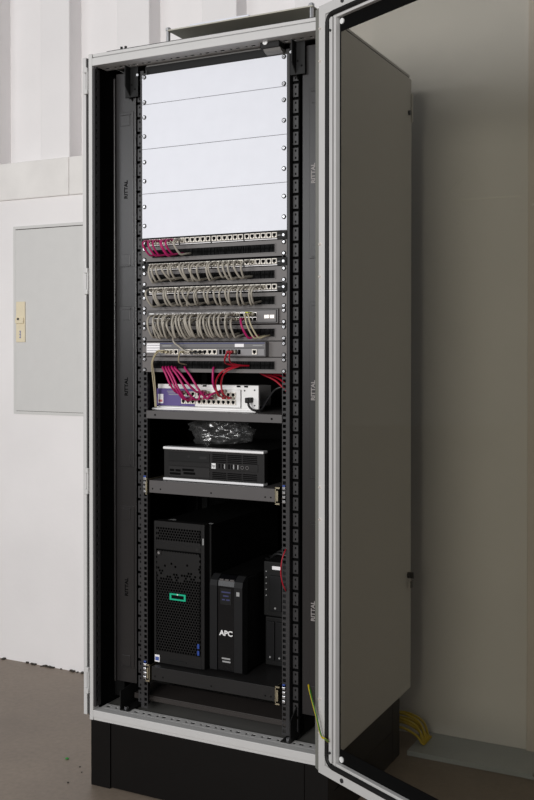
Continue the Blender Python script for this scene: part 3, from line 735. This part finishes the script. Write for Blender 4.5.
# ------------------------------------------------------------------ cables
plug_m = MB().box(-.0055, .0055, -.010, .003, -.004, .004, 0, bev=.0008).box(-.0042, .0042, -.024, -.010, -.0038, .0038, 1, bev=.0015)
PLUGS = {c: plug_m.mesh('plug', ['plug_clear', b]) for c, b in (('cable_grey', 'cable_grey'), ('cable_magenta', 'boot_magenta'), ('cable_red', 'boot_red'), ('cable_beige', 'cable_beige'))}
def cable(cp, r, m, label, group, plug=None, n=7, seg=6):
    o = MB().tube(spline(cp, seg), r, n).build('patch_cable', m)
    tag(o, label, 'cable', group)
    if plug is not None: put('plug', PLUGS[m], o, plug)
    return o
U = random.uniform
def loop(x, zp, zs, yf, m, label, group, fwd=.052, dx=0., r=.0032, dip=.008):
    f = fwd*U(.78, 1.22); zs += U(-.002, .002); x2 = x+dx
    cp = [(x, yf-.018, zp), (x, yf-.030, zp+.001), (x+dx*.15, yf-f*.95, zp-.006), (x+dx*.4, yf-f*1.06, (zp*.45+zs*.55)),
          (x+dx*.75, yf-f*.70, zs-dip*.8), (x2, yf-f*.25, zs-dip*.5), (x2+.001, YF+.010, zs)]
    cable(cp, r, m, label, group, (x, yf-.003, zp))
zs = [(a+b)/2 for a, b in MZ]
zp = [(a+b)/2 for a, b in PZ]
for i in range(6): loop(XP[i], zp[0]+.001, zs[0]-.002, YF-.005, 'cable_magenta', 'magenta patch cable looping from top patch panel into brush slot', 'magenta cables of the top patch panel', dx=.022+U(-.006, .01), r=.0029)
for i in (6,): loop(XP[i], zp[0]+.001, zs[0]-.002, YF-.005, 'cable_grey', 'grey patch cable beside the magenta cables of the top panel', None, dx=.02)
for i in list(range(1, 17))+[17, 19]: loop(XP[i]+U(-.001, .001), zp[1]+.001, zs[1]-.002+U(-.003, .003), YF-.005, 'cable_grey', 'grey patch cable looping from the second patch panel', 'grey cables of the second patch panel', dx=U(-.014, .024))
for i in range(1, 22): loop(XP[i]+U(-.001, .001), zp[2]+.001, zs[2]-.002+U(-.003, .003), YF-.005, 'cable_grey', 'grey patch cable looping from the third patch panel', 'grey cables of the third patch panel', dx=U(-.030, .004) if i > 8 else U(-.004, .026))
zsw = (1.396+1.4385)/2-.001
for i in range(1, 20):
    for dz in (.0065, -.0065):
        if dz < 0 and i in (7, 13, 16, 17): continue
        loop(XS[i]+U(-.001, .001), zsw+dz, zs[3]-.002+U(-.003, .003), YF-.0145, 'cable_grey', 'grey patch cable looping from the large switch', 'grey cables of the large switch', dx=U(-.010, .020), fwd=.046+(.012 if dz > 0 else 0), dip=.010)
loop(XS[21], zsw-.0065, zs[3]-.006, YF-.0145, 'cable_magenta', 'single magenta patch cable plugged into the large switch', None, dx=.03, fwd=.04)
for k in range(2): loop(XS[22]+.008*k, zsw+.0065, zs[3]-.006, YF-.0145, 'cable_beige', 'beige patch cable beside the single magenta cable of the switch', 'beige cables of the large switch', dx=.036+.006*k, fwd=.04, r=.0024)
MB().box(XS[22]-.004, XS[22]+.006, YF-.04, YF-.0145, zsw+.002, zsw+.013, bev=.002).build('cable_marker', 'yellow_green')
tag(D.objects['cable_marker'], 'small yellow green marker on a beige switch cable', 'cable marker')
# magenta cables from the lowest brush panel to the appliance
starts = [(164.5, 368), (167.5, 367.6), (170.3, 367.3), (173.5, 367), (176.5, 367.5), (186.5, 368), (215, 369)]
ends = [(182, 392), (189, 398.5), (192, 399.5), (200, 399), (202, 391.5), (212, 398), (222, 391)]
for i, (a, b) in enumerate(zip(starts, ends)):
    A = R(*a, YF+.006); B = R(*b, YA-.024)
    A.z = min(max(A.z, 1.2705), 1.287)
    cp = [A, A+Vector((.004, -.016, -.001)), A.lerp(B, .35)+Vector((.002, -.030, .006)), A.lerp(B, .75)+Vector((-.003, -.036, .005)), B+Vector((-.006, -.022, 0)), B]
    cable(cp, .0034, 'cable_magenta', ('magenta cable in the bundle hanging from brush slot to appliance' if i < 5 else 'magenta cable leaving the brush slot just beside a thin beige cable' if i == 5 else 'lone magenta cable leaving the brush slot near the red cables'), 'magenta cables of the appliance', B+Vector((0, .014, 0)))
# red pair: firewall to the brush slot, and brush slot to the appliance
for k in range(2):
    A = Vector((.082+.010*k, YF-.05, 1.3165)); B = R(243+6*k, 368, YF+.004); B.z = 1.277
    cable([A, A+Vector((0, -.008, -.002)), A+Vector((-.001+.004*k, -.02, -.018)), (B.x-.028, YF-.045, 1.284), (B.x-.012, YF-.018, 1.278), B], .0026, 'cable_red', 'red cable curving from the firewall into the brush slot', 'red cables under the firewall', A+Vector((0, .016, 0)))
    A = R(240+4*k, 368, YF+.004); A.z = 1.277; B = R(224.5+5.5*k, 398, YA-.024)
    cable([A, A+Vector((-.008, -.02, -.002)), A+Vector((-.038, -.04, -.018)), B+Vector((-.010, -.035, .045)), B+Vector((-.006, -.028, .012)), B], .0028, 'cable_red', 'red cable hanging from brush slot to the white appliance', 'red cables of the appliance', B+Vector((0, .014, 0)))
for k in range(3):      # thin crossing plugs crowding the appliance ports
    B = R(205+7*k, 392.5+2*(k % 2), YA-.024)
    A = R(199+4*k, 399, YA-.05)
    cable([A, A.lerp(B, .5)+Vector((0, -.012, .003)), B+Vector((-.004, -.012, 0)), B], .003, 'cable_magenta', 'short magenta cable end crossing in front of the appliance ports', 'magenta ends at the appliance ports', B+Vector((0, .014, 0)))
# beige thin pair left of the firewall and one to the right of it
for k in range(2):
    A = Vector((-.137+.014*k, YF-.05, 1.3165)); 
    cable([A, A+Vector((-.004, -.018, .004)), (-.160+.004*k, YF-.055, 1.312), (-.186+.003*k, YF-.035, 1.285), (-.203+.006*k, YF-.006, 1.25), (-.214+.005*k, YF+.02, 1.20), (-.217+.004*k, YF+.03, 1.13+.02)], .0020, 'cable_beige', 'thin beige cable running down beside the firewall', 'thin beige cables by the firewall', A+Vector((0, .016, 0)))
A = Vector((-.071, YF-.05, 1.3165))
cable([A, A+Vector((0, -.012, 0)), (-.083, YF-.05, 1.300), (-.093, YF-.03, 1.285), (-.092, YF+.01, 1.278)], .0022, 'cable_beige', 'thin beige cable from firewall middle port into brush slot', None, A+Vector((0, .016, 0)))
cable([(-.112, YF-.005, 1.372), (-.11, YF-.035, 1.362), (-.10, YF-.05, 1.345), (-.085, YF-.045, 1.332), (-.06, YF-.05, 1.3175), (-.05, YF-.046, 1.3165)], .0026, 'cable_grey', 'grey cable dropping from brush panel to the firewall', None, (-.047, YF-.034, 1.3165))
for k in range(2):
    A = Vector((-.047+.012*k, YF-.046, 1.3165))
    cable([A, A+Vector((.01, -.012, -.003)), A+Vector((.022, -.012, -.001)), A+Vector((.03, .004, .0))], .0024, 'cable_black', 'short black cable across the firewall ports', 'black cables at the firewall')
# red bundle at the right, behind the posts
for k in range(4):
    A = R(262+3.6*k, 374, .14+.02*k); B = R(286+1.5*k, 390.5-5*k, .135)
    cable([A+Vector((-.03, .03, .01)), A, A.lerp(B, .5)+Vector((.004, 0, .005)), B, B+Vector((.03, .004, -.022)), B+Vector((.045, .03, -.04))], .0030, 'cable_red', 'red cable slanting down behind the right rack post', 'red cables behind the right post')
cable([R(288, 548, .09), R(285.5, 550, .06), R(282, 560, .045), R(280.8, 572, .043), R(282.5, 583, .046), R(285.5, 590, .058), R(288, 593, .09)], .0018, 'cable_red', 'thin red cable bulging out of the post beside the storage boxes', None)
# power lead of the appliance
B = Vector((.096, YA-.010, 1.176))
o = MB().tube(spline([B, B+Vector((.004, -.012, -.010)), (.105, YA-.02, 1.155), (.118, YA-.02, 1.148), (.132, YA, 1.150), (.140, YA+.02, 1.175), (.155, YA+.04, 1.205), (.18, YA+.05, 1.213), (.2, YA+.06, 1.19), (.215, YA+.07, 1.165)], 6), .0034, 7).build('power_lead', 'cable_black')
tag(o, 'black power lead arching up beside the white appliance', 'cable')
MB().box(.0895, .1025, YA-.026, YA-.008, 1.168, 1.184, bev=.003).build('plug', 'plastic_black', o)
for k in range(3):
    y = .30+.03*k
    o = MB().tube(spline([(.03, y+.05, .6650+.001*k), (.07, y, .675+.004*k), (.10, y-.02, .698+.003*k), (.15, y-.01, .6945), (.20, y+.08, .6945)], 6), .004, 7).build('power_lead', 'cable_black')
    tag(o, 'black lead lying across the storage box behind the battery backup', 'cable', 'black leads behind the battery backup')

# ------------------------------------------------------------------ floor things seen through the glass door
t = thing('cover_sheet', (.62, .76, 0), 'flat grey steel cover sheet on the floor against the wall', 'cover plate')
MB().box(.395, .80, .648, .832, .012, .015, bev=.0008).build('sheet', 'sheet_steel', t)
MB().box(.395, .80, .6455, .648, .0, .0155, bev=.0005).box(.395, .398, .648, .83, 0, .012).build('folded_edge', 'sheet_steel', t)
MB().box(.78, .83, .640, .646, .001, .010, bev=.001).build('end_lug', 'sheet_steel', t)
for k in range(7):
    y = .70+.012*k; h = .012+.009*((k*3) % 5)
    o = MB().tube(spline([(.30, y, .05+h), (.36, y, .055+h*.9), (.405, y+.01, .035+h*.8), (.425, y+.01, .022), (.435, y+.012, .0205)], 6), .0042, 7).build('floor_cable', 'cable_yellow')
    tag(o, 'yellow cable coming out behind the plinth onto the floor', 'cable', 'yellow cables behind the plinth')
for x, y, s_, m in ((-.575, .12, .007, 'debris_green'), (-.46, -.02, .004, 'debris_dark'), (-.50, .09, .003, 'debris_dark'), (-.86, .1, .004, 'debris_dark'), (-.47, .06, .003, 'debris_dark')):
    bm = bmesh.new(); bmesh.ops.create_icosphere(bm, subdivisions=1, radius=s_)
    for v in bm.verts: v.co = Vector((v.co.x*U(.6, 1.3), v.co.y*U(.6, 1.3), v.co.z*U(.35, .6)))
    zm = min(v.co.z for v in bm.verts); me = D.meshes.new('floor_crumb'); bm.to_mesh(me); bm.free(); me.materials.append(MATS[m])
    o = put('floor_crumb', me, None, (x, y, -zm))
    if m == 'debris_green': tag(o, 'tiny bright green scrap on the concrete floor', 'debris')
    else: tag(o, 'tiny dark crumb on the concrete floor beside the plinth', 'debris', 'crumbs on the floor')
